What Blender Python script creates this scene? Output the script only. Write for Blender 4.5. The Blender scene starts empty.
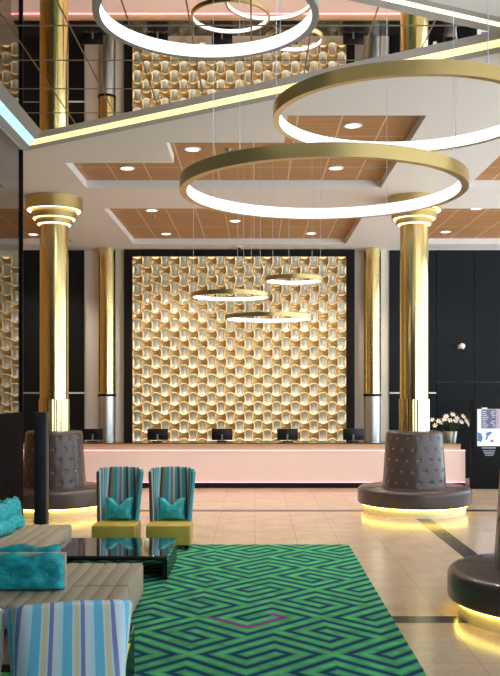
import bpy, bmesh, math, random
from mathutils import Vector, Matrix, geometry
random.seed(7)
S = bpy.context.scene
COL = S.collection
PI = math.pi
# ------------------------------------------------------------------ camera
CAMZ = 2.2
cam = bpy.data.cameras.new('camera'); co = bpy.data.objects.new('camera', cam); COL.objects.link(co)
co.location = (0, 0, CAMZ); co.rotation_euler = (PI/2, 0, 0)
cam.sensor_fit = 'HORIZONTAL'; cam.sensor_width = 36; cam.lens = 36*900/500
cam.shift_x = -5/500; cam.shift_y = 50/500; cam.clip_end = 200
S.camera = co
# ------------------------------------------------------------------ world, light, exposure
w = bpy.data.worlds.new('world'); S.world = w; w.use_nodes = True
w.node_tree.nodes['Background'].inputs[0].default_value = (0.86, 0.93, 1.0, 1)
SKY, GROUND_FILL = 3.2, 6.0      # sky above the horizon, added brightness below it to light the ceiling
_nt = w.node_tree; _bg = _nt.nodes['Background']
_tc = _nt.nodes.new('ShaderNodeTexCoord'); _sp = _nt.nodes.new('ShaderNodeSeparateXYZ'); _nt.links.new(_tc.outputs['Generated'], _sp.inputs[0])
_mr = _nt.nodes.new('ShaderNodeMapRange'); _mr.inputs['From Min'].default_value = -0.06; _mr.inputs['From Max'].default_value = 0.0
_mr.inputs['To Min'].default_value = GROUND_FILL; _mr.inputs['To Max'].default_value = SKY
_nt.links.new(_sp.outputs[2], _mr.inputs['Value']); _nt.links.new(_mr.outputs[0], _bg.inputs[1])
S.view_settings.view_transform = 'Standard'; S.view_settings.look = 'None'
S.view_settings.gamma = 1.0; S.view_settings.use_curve_mapping = False
S.view_settings.exposure = 0.06
DOWNLIGHT_W = 300.0

# ------------------------------------------------------------------ materials
def mat(name, col=(0.8,0.8,0.8), rough=0.5, metal=0.0, em=None, es=1.0, spec=0.5, coat=0.0, bump=None, noise=None, aniso=0.0):
    m = bpy.data.materials.new(name); m.use_nodes = True
    nt = m.node_tree; b = nt.nodes['Principled BSDF']
    b.inputs['Base Color'].default_value = (*col, 1); b.inputs['Roughness'].default_value = rough
    b.inputs['Metallic'].default_value = metal; b.inputs['Specular IOR Level'].default_value = spec
    b.inputs['Coat Weight'].default_value = coat
    if aniso: b.inputs['Anisotropic'].default_value = aniso
    if em:
        b.inputs['Emission Color'].default_value = (*em, 1); b.inputs['Emission Strength'].default_value = es
    tc = nt.nodes.new('ShaderNodeTexCoord')
    if noise:   # (scale, amount, stretch)
        sc, amt, st = noise
        mp = nt.nodes.new('ShaderNodeMapping'); mp.inputs['Scale'].default_value = st
        nz = nt.nodes.new('ShaderNodeTexNoise'); nz.inputs['Scale'].default_value = sc; nz.inputs['Detail'].default_value = 5
        nt.links.new(tc.outputs['Object'], mp.inputs[0]); nt.links.new(mp.outputs[0], nz.inputs['Vector'])
        rp = nt.nodes.new('ShaderNodeValToRGB')
        rp.color_ramp.elements[0].position = 0.3; rp.color_ramp.elements[1].position = 0.7
        rp.color_ramp.elements[0].color = (*[c*(1-amt) for c in col], 1)
        rp.color_ramp.elements[1].color = (*[min(1, c*(1+amt)) for c in col], 1)
        nt.links.new(nz.outputs['Fac'], rp.inputs[0]); nt.links.new(rp.outputs[0], b.inputs['Base Color'])
    if bump:    # (scale, strength)
        nz2 = nt.nodes.new('ShaderNodeTexNoise'); nz2.inputs['Scale'].default_value = bump[0]
        nt.links.new(tc.outputs['Object'], nz2.inputs['Vector'])
        bp = nt.nodes.new('ShaderNodeBump'); bp.inputs['Strength'].default_value = bump[1]; bp.inputs['Distance'].default_value = 0.01
        nt.links.new(nz2.outputs['Fac'], bp.inputs['Height']); nt.links.new(bp.outputs[0], b.inputs['Normal'])
    return m

M = {}
M['ceiling'] = mat('ceiling_paint', (0.78,0.735,0.69), 0.6)
M['white'] = mat('white_paint', (0.78,0.76,0.73), 0.5)
M['wall'] = mat('pale_plaster', (0.76,0.71,0.66), 0.6)
M['wallside'] = mat('warm_wood_wall', (0.52,0.27,0.085), 0.5, noise=(2,0.15,(1,1,8)))
M['walldark'] = mat('dark_wall', (0.06,0.052,0.045), 0.6)
M['black'] = mat('black_panel', (0.010,0.009,0.009), 0.55, spec=0.15)
M['blackside'] = mat('blue_black_panel', (0.006,0.009,0.012), 0.5, spec=0.15)
M['deepblack'] = mat('deep_black_panel', (0.004,0.004,0.005), 0.6, spec=0.03)
M['satin'] = mat('black_satin_side', (0.008,0.011,0.010), 0.25, spec=0.12)
M['gloss'] = mat('black_lacquer', (0.008,0.009,0.011), 0.06, coat=1.0, spec=0.8)
M['gold'] = mat('brushed_gold', (0.90,0.74,0.34), 0.17, 1.0, noise=(6, 0.12, (8,8,0.4)))
M['goldring'] = mat('ring_gold', (0.55,0.42,0.18), 0.32, 1.0)
M['capgold'] = mat('capital_gold', (0.62,0.48,0.20), 0.34, 1.0)
M['silver'] = mat('brushed_silver', (0.72,0.74,0.72), 0.38, 1.0)
M['champ'] = mat('champagne_tile', (0.78,0.79,0.66), 0.46, 0.5)
M['tilegold'] = mat('gold_tile', (0.60,0.40,0.17), 0.40, 0.6)
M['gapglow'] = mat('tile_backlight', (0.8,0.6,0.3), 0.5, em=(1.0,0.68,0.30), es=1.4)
M['ringlight'] = mat('ring_led', (0.9,0.9,0.9), 0.5, em=(0.80,0.89,1.0), es=1.1)
M['warmled'] = mat('warm_led', (1,0.9,0.6), 0.5, em=(1.0,0.80,0.38), es=4.0)
M['caplight'] = mat('capital_led', (1,0.9,0.6), 0.5, em=(1.0,0.84,0.50), es=3.0)
M['coveyellow'] = mat('cove_led_yellow', (1,0.9,0.5), 0.5, em=(1.0,0.86,0.36), es=1.1)
M['covecream'] = mat('cove_led_cream', (1,0.95,0.7), 0.5, em=(1.0,0.93,0.66), es=1.1)
M['covecyan'] = mat('cove_led_cyan', (0.8,0.95,1), 0.5, em=(0.26,0.66,0.80), es=1.0)
M['seatled'] = mat('seat_led', (1,0.85,0.3), 0.5, em=(1.0,0.72,0.12), es=8.0)
M['plinth'] = mat('cream_plinth', (0.9,0.84,0.6), 0.4)
M['downlight'] = mat('downlight_lens', (1,1,1), 0.4, em=(1,0.93,0.82), es=4.0)
M['trimwhite'] = mat('white_trim_ring', (0.8,0.8,0.8), 0.4)
M['grille'] = mat('speaker_grille', (0.40,0.30,0.20), 0.6)
M['greymetal'] = mat('grey_metal', (0.33,0.32,0.31), 0.4, 0.3)
M['rimgrey'] = mat('rim_grey', (0.46,0.44,0.42), 0.45)
M['wire'] = mat('steel_wire', (0.62,0.68,0.78), 0.35, 0.8)
M['leather'] = mat('brown_leather', (0.058,0.042,0.040), 0.34, bump=(60,0.15), coat=0.25)
M['stud'] = mat('leather_button', (0.34,0.31,0.30), 0.25, 0.3)
M['bench'] = mat('greige_fabric', (0.34,0.30,0.225), 0.85, noise=(30,0.12,(1,1,1)))
M['teal'] = mat('teal_velvet', (0.01,0.36,0.42), 0.5, noise=(11,0.45,(1,1,2)), bump=(18,0.45))
M['tealdark'] = mat('teal_pillow_velvet', (0.015,0.34,0.38), 0.5, noise=(14,0.5,(1,1,1)), bump=(25,0.4))
M['beige'] = mat('beige_backing', (0.52,0.47,0.38), 0.8)
M['mustard'] = mat('mustard_leather', (0.46,0.34,0.055), 0.42, noise=(5,0.1,(1,1,1)))
M['yellow'] = mat('yellow_fabric', (0.85,0.70,0.05), 0.6)
M['monitor'] = mat('monitor_plastic', (0.006,0.006,0.008), 0.35)
M['postblack'] = mat('post_black', (0.016,0.022,0.028), 0.45)
M['countertop'] = mat('counter_black_glass', (0.01,0.01,0.012), 0.12)
M['counterwood'] = mat('counter_gold_wood', (0.52,0.43,0.25), 0.42, noise=(3,0.15,(0.5,4,14)))
M['leaf'] = mat('leaf_green', (0.03,0.08,0.03), 0.5)
M['petal'] = mat('white_petal', (0.86,0.84,0.76), 0.5)
M['stamen'] = mat('yellow_stamen', (0.7,0.55,0.1), 0.5)
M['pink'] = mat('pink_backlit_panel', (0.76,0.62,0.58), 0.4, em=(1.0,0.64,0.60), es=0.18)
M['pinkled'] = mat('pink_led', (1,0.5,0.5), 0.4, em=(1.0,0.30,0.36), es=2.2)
M['scr_white'] = mat('screen_white', (0.1,0.1,0.1), 0.2, em=(0.82,0.86,1.0), es=1.0)
M['scr_dark'] = mat('screen_dark', (0.02,0.02,0.03), 0.2, em=(0.10,0.10,0.17), es=1.0)
M['scr_pink'] = mat('screen_mauve', (0.02,0.02,0.03), 0.2, em=(0.45,0.33,0.42), es=1.0)
M['scr_blue'] = mat('screen_blue', (0.02,0.02,0.03), 0.2, em=(0.07,0.20,0.50), es=1.0)
M['scr_text'] = mat('screen_text', (0.02,0.02,0.03), 0.2, em=(0.60,0.62,0.85), es=1.0)
M['logo'] = mat('kiosk_lettering', (0.35,0.42,0.50), 0.5)

# wood ceiling boards with pale joints
def wood_mat():
    m = mat('wood_ceiling', (0.36,0.19,0.085), 0.5); nt = m.node_tree; b = nt.nodes['Principled BSDF']
    tc = nt.nodes.new('ShaderNodeTexCoord'); mp = nt.nodes.new('ShaderNodeMapping'); mp.inputs['Scale'].default_value = (1,14,1)
    mp.inputs['Rotation'].default_value = (0,0,PI/2)
    nz = nt.nodes.new('ShaderNodeTexNoise'); nz.inputs['Scale'].default_value = 1.6; nz.inputs['Detail'].default_value = 6
    nt.links.new(tc.outputs['Object'], mp.inputs[0]); nt.links.new(mp.outputs[0], nz.inputs['Vector'])
    rp = nt.nodes.new('ShaderNodeValToRGB')
    rp.color_ramp.elements[0].position = 0.3; rp.color_ramp.elements[0].color = (0.37,0.175,0.062,1)
    rp.color_ramp.elements[1].position = 0.7; rp.color_ramp.elements[1].color = (0.50,0.255,0.095,1)
    nt.links.new(nz.outputs['Fac'], rp.inputs[0])
    br = nt.nodes.new('ShaderNodeTexBrick'); br.offset = 0.0
    br.inputs['Scale'].default_value = 1.0; br.inputs['Brick Width'].default_value = 0.573
    br.inputs['Row Height'].default_value = 1.76; br.inputs['Mortar Size'].default_value = 0.011; br.inputs['Mortar Smooth'].default_value = 0.0
    mp2 = nt.nodes.new('ShaderNodeMapping'); mp2.inputs['Location'].default_value = (0.02,-0.18,0)
    nt.links.new(tc.outputs['Object'], mp2.inputs[0]); nt.links.new(mp2.outputs[0], br.inputs['Vector'])
    mx = nt.nodes.new('ShaderNodeMix'); mx.data_type = 'RGBA'
    nt.links.new(br.outputs['Fac'], mx.inputs['Factor']); nt.links.new(rp.outputs[0], mx.inputs[6])
    mx.inputs[7].default_value = (0.74,0.52,0.32,1)
    nt.links.new(mx.outputs[2], b.inputs['Base Color'])
    return m
M['wood'] = wood_mat()

def floor_mat():
    m = mat('polished_stone', (0.56,0.43,0.31), 0.2); nt = m.node_tree; b = nt.nodes['Principled BSDF']
    tc = nt.nodes.new('ShaderNodeTexCoord')
    n1 = nt.nodes.new('ShaderNodeTexNoise'); n1.inputs['Scale'].default_value = 2.2; n1.inputs['Detail'].default_value = 8; n1.inputs['Roughness'].default_value = 0.7
    nt.links.new(tc.outputs['Object'], n1.inputs['Vector'])
    rp = nt.nodes.new('ShaderNodeValToRGB')
    rp.color_ramp.elements[0].position = 0.3; rp.color_ramp.elements[0].color = (0.54,0.41,0.30,1)
    rp.color_ramp.elements[1].position = 0.72; rp.color_ramp.elements[1].color = (0.72,0.58,0.44,1)
    nt.links.new(n1.outputs['Fac'], rp.inputs[0])
    n2 = nt.nodes.new('ShaderNodeTexNoise'); n2.inputs['Scale'].default_value = 45; n2.inputs['Detail'].default_value = 3
    nt.links.new(tc.outputs['Object'], n2.inputs['Vector'])
    mxn = nt.nodes.new('ShaderNodeMix'); mxn.data_type = 'RGBA'; mxn.blend_type = 'MULTIPLY'; mxn.inputs['Factor'].default_value = 0.35
    nt.links.new(rp.outputs[0], mxn.inputs[6]); nt.links.new(n2.outputs['Fac'], mxn.inputs[7])
    br = nt.nodes.new('ShaderNodeTexBrick'); br.offset = 0.0
    br.inputs['Scale'].default_value = 1.0; br.inputs['Brick Width'].default_value = 0.6; br.inputs['Row Height'].default_value = 0.6
    br.inputs['Mortar Size'].default_value = 0.004; br.inputs['Mortar Smooth'].default_value = 0.0
    nt.links.new(tc.outputs['Object'], br.inputs['Vector'])
    mx = nt.nodes.new('ShaderNodeMix'); mx.data_type = 'RGBA'
    nt.links.new(br.outputs['Fac'], mx.inputs['Factor']); nt.links.new(mxn.outputs[2], mx.inputs[6]); mx.inputs[7].default_value = (0.36,0.26,0.18,1)
    nt.links.new(mx.outputs[2], b.inputs['Base Color'])
    return m
M['floor'] = floor_mat()
M['floordark'] = mat('dark_stone_band', (0.035,0.033,0.036), 0.2, noise=(8,0.3,(1,1,1)))

def carpet_mat(name, c, amt):
    return mat(name, c, 0.95, spec=0.1, noise=(5, amt, (1,1,1)))
M['cgreen'] = carpet_mat('carpet_green', (0.085,0.39,0.115), 0.35)
M['cteal'] = carpet_mat('carpet_teal', (0.035,0.26,0.20), 0.2)
M['cnavy'] = carpet_mat('carpet_navy', (0.012,0.045,0.085), 0.2)
M['cmagenta'] = carpet_mat('carpet_magenta', (0.26,0.03,0.20), 0.2)

def mirror_mat():
    m = mat('ceiling_mirror', (0.86,0.82,0.76), 0.0, 1.0); nt = m.node_tree; b = nt.nodes['Principled BSDF']
    tc = nt.nodes.new('ShaderNodeTexCoord'); sp = nt.nodes.new('ShaderNodeSeparateXYZ'); nt.links.new(tc.outputs['Object'], sp.inputs[0])
    def line(out, period, off, wdt):
        a = nt.nodes.new('ShaderNodeMath'); a.operation = 'ADD'; a.inputs[1].default_value = off; nt.links.new(out, a.inputs[0])
        d = nt.nodes.new('ShaderNodeMath'); d.operation = 'DIVIDE'; d.inputs[1].default_value = period; nt.links.new(a.outputs[0], d.inputs[0])
        f = nt.nodes.new('ShaderNodeMath'); f.operation = 'FRACT'; nt.links.new(d.outputs[0], f.inputs[0])
        l = nt.nodes.new('ShaderNodeMath'); l.operation = 'LESS_THAN'; l.inputs[1].default_value = wdt/period; nt.links.new(f.outputs[0], l.inputs[0])
        return l.outputs[0]
    l1 = line(sp.outputs[0], 0.573, 20+0.16-0.06, 0.016); l2 = line(sp.outputs[1], 0.9, 0.5, 0.035)
    mxm = nt.nodes.new('ShaderNodeMath'); mxm.operation = 'MAXIMUM'; nt.links.new(l1, mxm.inputs[0]); nt.links.new(l2, mxm.inputs[1])
    mx = nt.nodes.new('ShaderNodeMix'); mx.data_type = 'RGBA'; nt.links.new(mxm.outputs[0], mx.inputs['Factor'])
    mx.inputs[6].default_value = (0.86,0.82,0.76,1); mx.inputs[7].default_value = (0.28,0.24,0.20,1)
    nt.links.new(mx.outputs[2], b.inputs['Base Color'])
    ro = nt.nodes.new('ShaderNodeMath'); ro.operation = 'MULTIPLY'; ro.inputs[1].default_value = 0.5; nt.links.new(mxm.outputs[0], ro.inputs[0])
    nt.links.new(ro.outputs[0], b.inputs['Roughness'])
    return m
M['mirror'] = mirror_mat()

def glass_mat():
    m = bpy.data.materials.new('smoked_glass'); m.use_nodes = True; nt = m.node_tree; nt.nodes.clear()
    o = nt.nodes.new('ShaderNodeOutputMaterial'); t = nt.nodes.new('ShaderNodeBsdfTransparent'); t.inputs[0].default_value = (0.72,0.74,0.76,1)
    g = nt.nodes.new('ShaderNodeBsdfGlossy'); g.inputs['Roughness'].default_value = 0.02; g.inputs[0].default_value = (0.8,0.85,0.9,1)
    mx = nt.nodes.new('ShaderNodeMixShader'); mx.inputs[0].default_value = 0.035
    nt.links.new(t.outputs[0], mx.inputs[1]); nt.links.new(g.outputs[0], mx.inputs[2]); nt.links.new(mx.outputs[0], o.inputs[0])
    return m
M['glass'] = glass_mat()
def clearglass_mat():
    m = bpy.data.materials.new('clear_glass'); m.use_nodes = True; nt = m.node_tree; nt.nodes.clear()
    o = nt.nodes.new('ShaderNodeOutputMaterial'); t = nt.nodes.new('ShaderNodeBsdfTransparent'); t.inputs[0].default_value = (0.95,0.97,0.98,1)
    g = nt.nodes.new('ShaderNodeBsdfGlossy'); g.inputs['Roughness'].default_value = 0.02
    mx = nt.nodes.new('ShaderNodeMixShader'); mx.inputs[0].default_value = 0.06
    nt.links.new(t.outputs[0], mx.inputs[1]); nt.links.new(g.outputs[0], mx.inputs[2]); nt.links.new(mx.outputs[0], o.inputs[0])
    return m
M['clear'] = clearglass_mat()

def stripe_mat(name, cols, sat=1.0):
    m = mat(name, (0.3,0.5,0.6), 0.8, spec=0.2); nt = m.node_tree; b = nt.nodes['Principled BSDF']
    uv = nt.nodes.new('ShaderNodeUVMap'); uv.uv_map = 'UVMap'; sp = nt.nodes.new('ShaderNodeSeparateXYZ'); nt.links.new(uv.outputs[0], sp.inputs[0])
    f = nt.nodes.new('ShaderNodeMath'); f.operation = 'FRACT'; nt.links.new(sp.outputs[0], f.inputs[0])
    rp = nt.nodes.new('ShaderNodeValToRGB'); cr = rp.color_ramp; cr.interpolation = 'CONSTANT'
    tot = sum(x[1] for x in cols); p = 0
    for i, (c, wd) in enumerate(cols):
        e = cr.elements[i] if i < 1 else (cr.elements.new(p/tot) if i > 1 else cr.elements[1])
        e.position = p/tot; e.color = (*c, 1); p += wd
    nt.links.new(f.outputs[0], rp.inputs[0]); nt.links.new(rp.outputs[0], b.inputs['Base Color'])
    return m
BL=(0.15,0.50,0.72); LB=(0.46,0.70,0.82); PU=(0.20,0.23,0.50); YE=(0.64,0.60,0.38); TE=(0.06,0.34,0.42); LG=(0.33,0.48,0.46); BR=(0.10,0.06,0.06); GR=(0.60,0.70,0.78); OL=(0.25,0.23,0.10)
M['stripe_near'] = stripe_mat('striped_fabric_light', [(GR,.8),(PU,1.1),(LB,.4),(YE,1.3),(GR,.5),(BL,2.5),(LB,.9),(GR,.8)])
M['stripe_far'] = stripe_mat('striped_fabric_teal', [(TE,1.2),(BR,.7),(LG,1),(OL,1.0),(BL,1.2),(LB,.7),(BR,.9),(OL,.8),(TE,1.5),(LG,.8),(PU,.8),(YE,.7),(TE,1.0),(BR,.8),(LG,.9)])

# ------------------------------------------------------------------ mesh helpers
def obj(name, bm, material, parent=None, smooth=False, loc=None, kind=None, label=None):
    me = bpy.data.meshes.new(name)
    bmesh.ops.recalc_face_normals(bm, faces=bm.faces)
    bm.to_mesh(me); bm.free()
    for m in (material if isinstance(material, (list, tuple)) else [material]): me.materials.append(m)
    if smooth:
        for p in me.polygons: p.use_smooth = True
        try: me.set_sharp_from_angle(angle=math.radians(38))
        except Exception: pass
    o = bpy.data.objects.new(name, me); COL.objects.link(o)
    if parent is not None: o.parent = parent
    if loc is not None: o.location = loc
    if kind: o['kind'] = kind
    if label: o['label'] = label
    return o
def tag(o, label, cat, group=None):
    o['label'] = label; o['category'] = cat
    if group: o['group'] = group
    return o
def thing(name, label, cat, loc=(0,0,0), rz=0, group=None):
    o = bpy.data.objects.new(name, None); COL.objects.link(o); o.empty_display_size = 0.1
    o.location = loc; o.rotation_euler = (0,0,rz)
    return tag(o, label, cat, group)
def dup(root, loc, rz=0, label=None, group=None):
    r = root.copy(); COL.objects.link(r); r.location = loc; r.rotation_euler = (0,0,rz)
    if label: r['label'] = label
    if group: r['group'] = group
    for ch in list(root.children):
        c = ch.copy(); COL.objects.link(c); c.parent = r
        for g in ch.children:
            d = g.copy(); COL.objects.link(d); d.parent = c
    return r
def box(bm, x0,x1,y0,y1,z0,z1, mi=0, bev=0.0, seg=2):
    r = bmesh.ops.create_cube(bm, size=1.0)
    vs = r['verts']
    bmesh.ops.transform(bm, matrix=Matrix.Translation(((x0+x1)/2,(y0+y1)/2,(z0+z1)/2)) @ Matrix.Diagonal((abs(x1-x0),abs(y1-y0),abs(z1-z0),1)), verts=vs)
    fs = set(f for v in vs for f in v.link_faces)
    for f in fs: f.material_index = mi
    if bev > 0:
        es = list(set(e for v in vs for e in v.link_edges))
        r2 = bmesh.ops.bevel(bm, geom=es, offset=bev, segments=seg, affect='EDGES', profile=0.5)
        for f in r2['faces']: f.material_index = mi
def boxbm(*a, **k):
    bm = bmesh.new(); box(bm, *a, **k); return bm
def lathe(bm, prof, n=48, closed=False, mi=0, c=(0,0,0), mis=None):
    rings = []
    for (r, z) in prof:
        if r < 1e-6: rings.append([bm.verts.new((c[0],c[1],c[2]+z))])
        else: rings.append([bm.verts.new((c[0]+r*math.cos(2*PI*i/n), c[1]+r*math.sin(2*PI*i/n), c[2]+z)) for i in range(n)])
    K = len(rings); rng = range(K if closed else K-1)
    for k in rng:
        a, b = rings[k], rings[(k+1)%K]
        for i in range(n):
            j = (i+1)%n
            if len(a)==1 and len(b)==1: continue
            if len(a)==1: f = bm.faces.new((a[0], b[i], b[j]))
            elif len(b)==1: f = bm.faces.new((a[i], a[j], b[0]))
            else: f = bm.faces.new((a[i], a[j], b[j], b[i]))
            f.material_index = mis[k] if mis else mi
    return rings
def tube(bm, p0, p1, r, n=8, r2=None, mi=0):
    p0, p1 = Vector(p0), Vector(p1); d = p1-p0; L = d.length
    if L < 1e-6: return
    res = bmesh.ops.create_cone(bm, cap_ends=True, segments=n, radius1=r, radius2=r if r2 is None else r2, depth=L)
    q = d.to_track_quat('Z','Y').to_matrix().to_4x4()
    bmesh.ops.transform(bm, matrix=Matrix.Translation((p0+p1)/2) @ q, verts=res['verts'])
    for f in set(f for v in res['verts'] for f in v.link_faces): f.material_index = mi
def quad(bm, pts, mi=0):
    f = bm.faces.new([bm.verts.new(p) for p in pts]); f.material_index = mi; return f
def struct(name, bm, m, parent=None, smooth=False):
    o = obj(name, bm, m, parent, smooth)
    if parent is None: o['kind'] = 'structure'
    return o
def boxobj(name, m, parent, *a, bev=0.0, seg=2, **k):
    return obj(name, boxbm(*a, bev=bev, seg=seg), m, parent, smooth=bev>0, **k)

CX = -0.37           # symmetry axis of the room
ZC = 5.57            # ceiling
ZW = 5.70            # wood boards in the coffers
YW = 22.0            # far wall
XL, XR, YB = -9.0, 9.0, -3.0

# ================================================================== SETTING
bm = boxbm(XL, XR, YB, YW, -0.1, 0)
flr = struct('floor', bm, M['floor'])
for xx in (2.83, -3.57):
    bm = bmesh.new(); box(bm, xx-0.12, xx+0.12, YB, 19.8, -0.002, 0.0015)
    obj('dark_stone_band', bm, M['floordark'], flr)
for yy in (16.15, 8.55): obj('dark_stone_band', boxbm(XL, XR, yy-0.12, yy+0.12, -0.002, 0.0019), M['floordark'], flr)

# ceiling with coffers and mirrored recess -------------------------------
PX1 = 2.12; PX0 = -2.84
coffers = [
 [(PX0,16.9),(PX1,16.9),(PX1,21.06),(PX0,21.06)],
 [(-8.6,16.9),(-4.2,16.9),(-4.2,21.06),(-8.6,21.06)],
 [(3.5,16.9),(8.4,16.9),(8.4,21.06),(3.5,21.06)],
 [(PX0,13.48),(-1.22,13.48),(-1.22,12.36),(0.40,12.36),(0.40,11.13),(PX1,11.13),(PX1,15.15),(PX0,15.15)],
 [(-8.6,13.48),(-4.2,13.48),(-4.2,15.15),(-8.6,15.15)],
 [(3.55,11.13),(8.4,11.13),(8.4,15.15),(3.55,15.15)],
]
XCUT = 2.50
def offs(k):
    far = lambda x: 12.74 - 0.655*(x+3.18) - k*math.sqrt(1+0.655**2)
    near = lambda x: 7.09 + 0.49*x + k*math.sqrt(1+0.49**2)
    xl = -3.27 + k
    # meeting point of far and near
    # 12.74-.69x-2.1942-ka = 7.177+.5x+kb
    xm = (12.74-0.655*3.18-k*math.sqrt(1+0.655**2)-7.09-k*math.sqrt(1+0.49**2))/1.145
    xe = min(xm, XCUT)
    return dict(lf=(xl, far(xl)), ln=(xl, near(xl)), fe=(xe, far(xe)), ne=(xe, near(xe)))
P0, P1, P2, P3 = offs(0), offs(0.12), offs(0.25), offs(0.42)
hole = [P0['ln'], P0['ne'], P0['fe'], P0['lf']]
outer = [(XL,YB),(XR,YB),(XR,YW),(XL,YW)]
def in_poly(x, y, lp):
    c = False; j = len(lp)-1
    for i in range(len(lp)):
        if (lp[i][1] > y) != (lp[j][1] > y) and x < (lp[j][0]-lp[i][0])*(y-lp[i][1])/(lp[j][1]-lp[i][1])+lp[i][0]: c = not c
        j = i
    return c
def plate_with_holes(outer, holes, z0, z1):
    loops = [outer]+holes
    flat = [p for lp in loops for p in lp]; edges = []; i0 = 0
    for lp in loops:
        edges += [(i0+i, i0+(i+1)%len(lp)) for i in range(len(lp))]; i0 += len(lp)
    res = geometry.delaunay_2d_cdt([Vector(p) for p in flat], edges, [], 0, 1e-5)
    vv, ff = res[0], res[2]
    bm = bmesh.new()
    vb = [bm.verts.new((v.x,v.y,z0)) for v in vv]; vt = [bm.verts.new((v.x,v.y,z1)) for v in vv]
    for f in ff:
        cx = sum(vv[i].x for i in f)/len(f); cy = sum(vv[i].y for i in f)/len(f)
        if any(in_poly(cx, cy, h) for h in holes): continue
        bm.faces.new([vb[i] for i in f]); bm.faces.new([vt[i] for i in reversed(f)])
    for lp in loops:
        n = len(lp)
        for i in range(n):
            a, b = lp[i], lp[(i+1)%n]
            quad(bm, [(*a,z0),(*b,z0),(*b,z1),(*a,z1)])
    bmesh.ops.remove_doubles(bm, verts=bm.verts, dist=1e-5)
    return bm
bm = plate_with_holes(outer, coffers+[hole], ZC, ZW)
ceil = struct('ceiling', bm, M['ceiling'])
# inner faces of the coffers are painted crisp white
bm = bmesh.new()
for lp in coffers:
    cx = sum(p[0] for p in lp)/len(lp); cy = sum(p[1] for p in lp)/len(lp)
    n = len(lp)
    for i in range(n):
        a, b = lp[i], lp[(i+1)%n]
        ex, ey = b[0]-a[0], b[1]-a[1]; L = math.hypot(ex,ey); nx, ny = -ey/L*0.004, ex/L*0.004   # loops are counter-clockwise: inward normal
        quad(bm, [(a[0]+nx,a[1]+ny,ZC+0.001),(b[0]+nx,b[1]+ny,ZC+0.001),(b[0]+nx,b[1]+ny,ZW),(a[0]+nx,a[1]+ny,ZW)])
obj('coffer_edge', bm, M['white'], ceil)
for lp in coffers:
    bm = bmesh.new()
    vs = [bm.verts.new((x,y,ZW-0.002)) for x,y in lp]; f = bm.faces.new(vs)
    r = bmesh.ops.extrude_face_region(bm, geom=[f])
    bmesh.ops.translate(bm, verts=[v for v in r['geom'] if isinstance(v, bmesh.types.BMVert)], vec=(0,0,0.04))
    bmesh.ops.triangulate(bm, faces=[f for f in bm.faces if len(f.verts)>4])
    obj('wood_board_panel', bm, M['wood'], ceil)
# stepped rim of the mirrored recess
ZM = 5.63
def rim(name, A, B, za, zb, mats):
    bm = bmesh.new()
    for key, (a, b) in enumerate((('ln','lf'),('lf','fe'),('ne','ln'))):
        quad(bm, [(*A[a],za),(*A[b],za),(*B[b],zb),(*B[a],zb)], mi=key)
    if A['fe'] != A['ne']:
        quad(bm, [(*A['fe'],za),(*A['ne'],za),(*B['ne'],zb),(*B['fe'],zb)], mi=1) if (Vector(B['fe'])-Vector(B['ne'])).length>1e-4 else bm.faces.new([bm.verts.new(p) for p in ((*A['fe'],za),(*A['ne'],za),(*B['fe'],zb))])
    return obj(name, bm, mats, ceil)
rim('recess_lip', P0, P1, ZC, ZC+0.015, [M['rimgrey']]*3)
rim('cove_light', P1, P2, ZC+0.015, ZC+0.04, [M['covecyan'], M['coveyellow'], M['covecream']])
rim('recess_border', P2, P3, ZC+0.04, ZM, [M['rimgrey']]*3)
bm = bmesh.new()
tip = P3['fe']
pts = [P3['ln'], tip, P3['lf']] if (Vector(P3['fe'])-Vector(P3['ne'])).length<1e-4 else [P3['ln'], P3['ne'], P3['fe'], P3['lf']]
vs = [bm.verts.new((x,y,ZM)) for x,y in pts]; f = bm.faces.new(vs)
obj('mirror_panel', bm, M['mirror'], ceil)
# roof slab above
bm = boxbm(XL, XR, YB, YW, ZW+0.05, ZW+0.25)
struct('ceiling_slab', bm, M['ceiling'], ceil)

# walls --------------------------------------------------------------------
struct('wall_back', boxbm(XL-0.2, XR+0.2, YW, YW+0.2, 0, ZW), M['wall'])
# dark cladding on the far wall, with a pale joint line
bm = bmesh.new(); box(bm, -5.70, -4.17, YW-0.06, YW-0.001, 2.10, 5.56); box(bm, -5.70, -4.17, YW-0.06, YW-0.001, 0.0, 2.06)
t = struct('trim_1', bm, M['black']); 
struct('trim_2', boxbm(-4.95, -4.17, YW-0.065, YW-0.001, 2.062, 2.098), M['white'])
bm = bmesh.new()
box(bm, 3.28, 4.42, YW-0.06, YW-0.001, 2.10, 5.56); box(bm, 3.28, 4.42, YW-0.06, YW-0.001, 0.0, 2.06)
for i in range(5): box(bm, 4.43+i*0.92, 4.43+i*0.92+0.91, YW-0.07, YW-0.001, 2.35, 5.56)
for i in range(5): box(bm, 4.43+i*0.92, 4.43+i*0.92+0.91, YW-0.07, YW-0.001, 0, 2.34)
struct('trim_3', bm, M['blackside'])
struct('trim_4', boxbm(3.28, 4.42, YW-0.065, YW-0.001, 2.062, 2.098), M['white'])
# ceiling edge band on the far wall
struct('trim_5', boxbm(XL, XR, YW-0.08, YW, 5.561, 5.569), M['white'])
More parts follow.
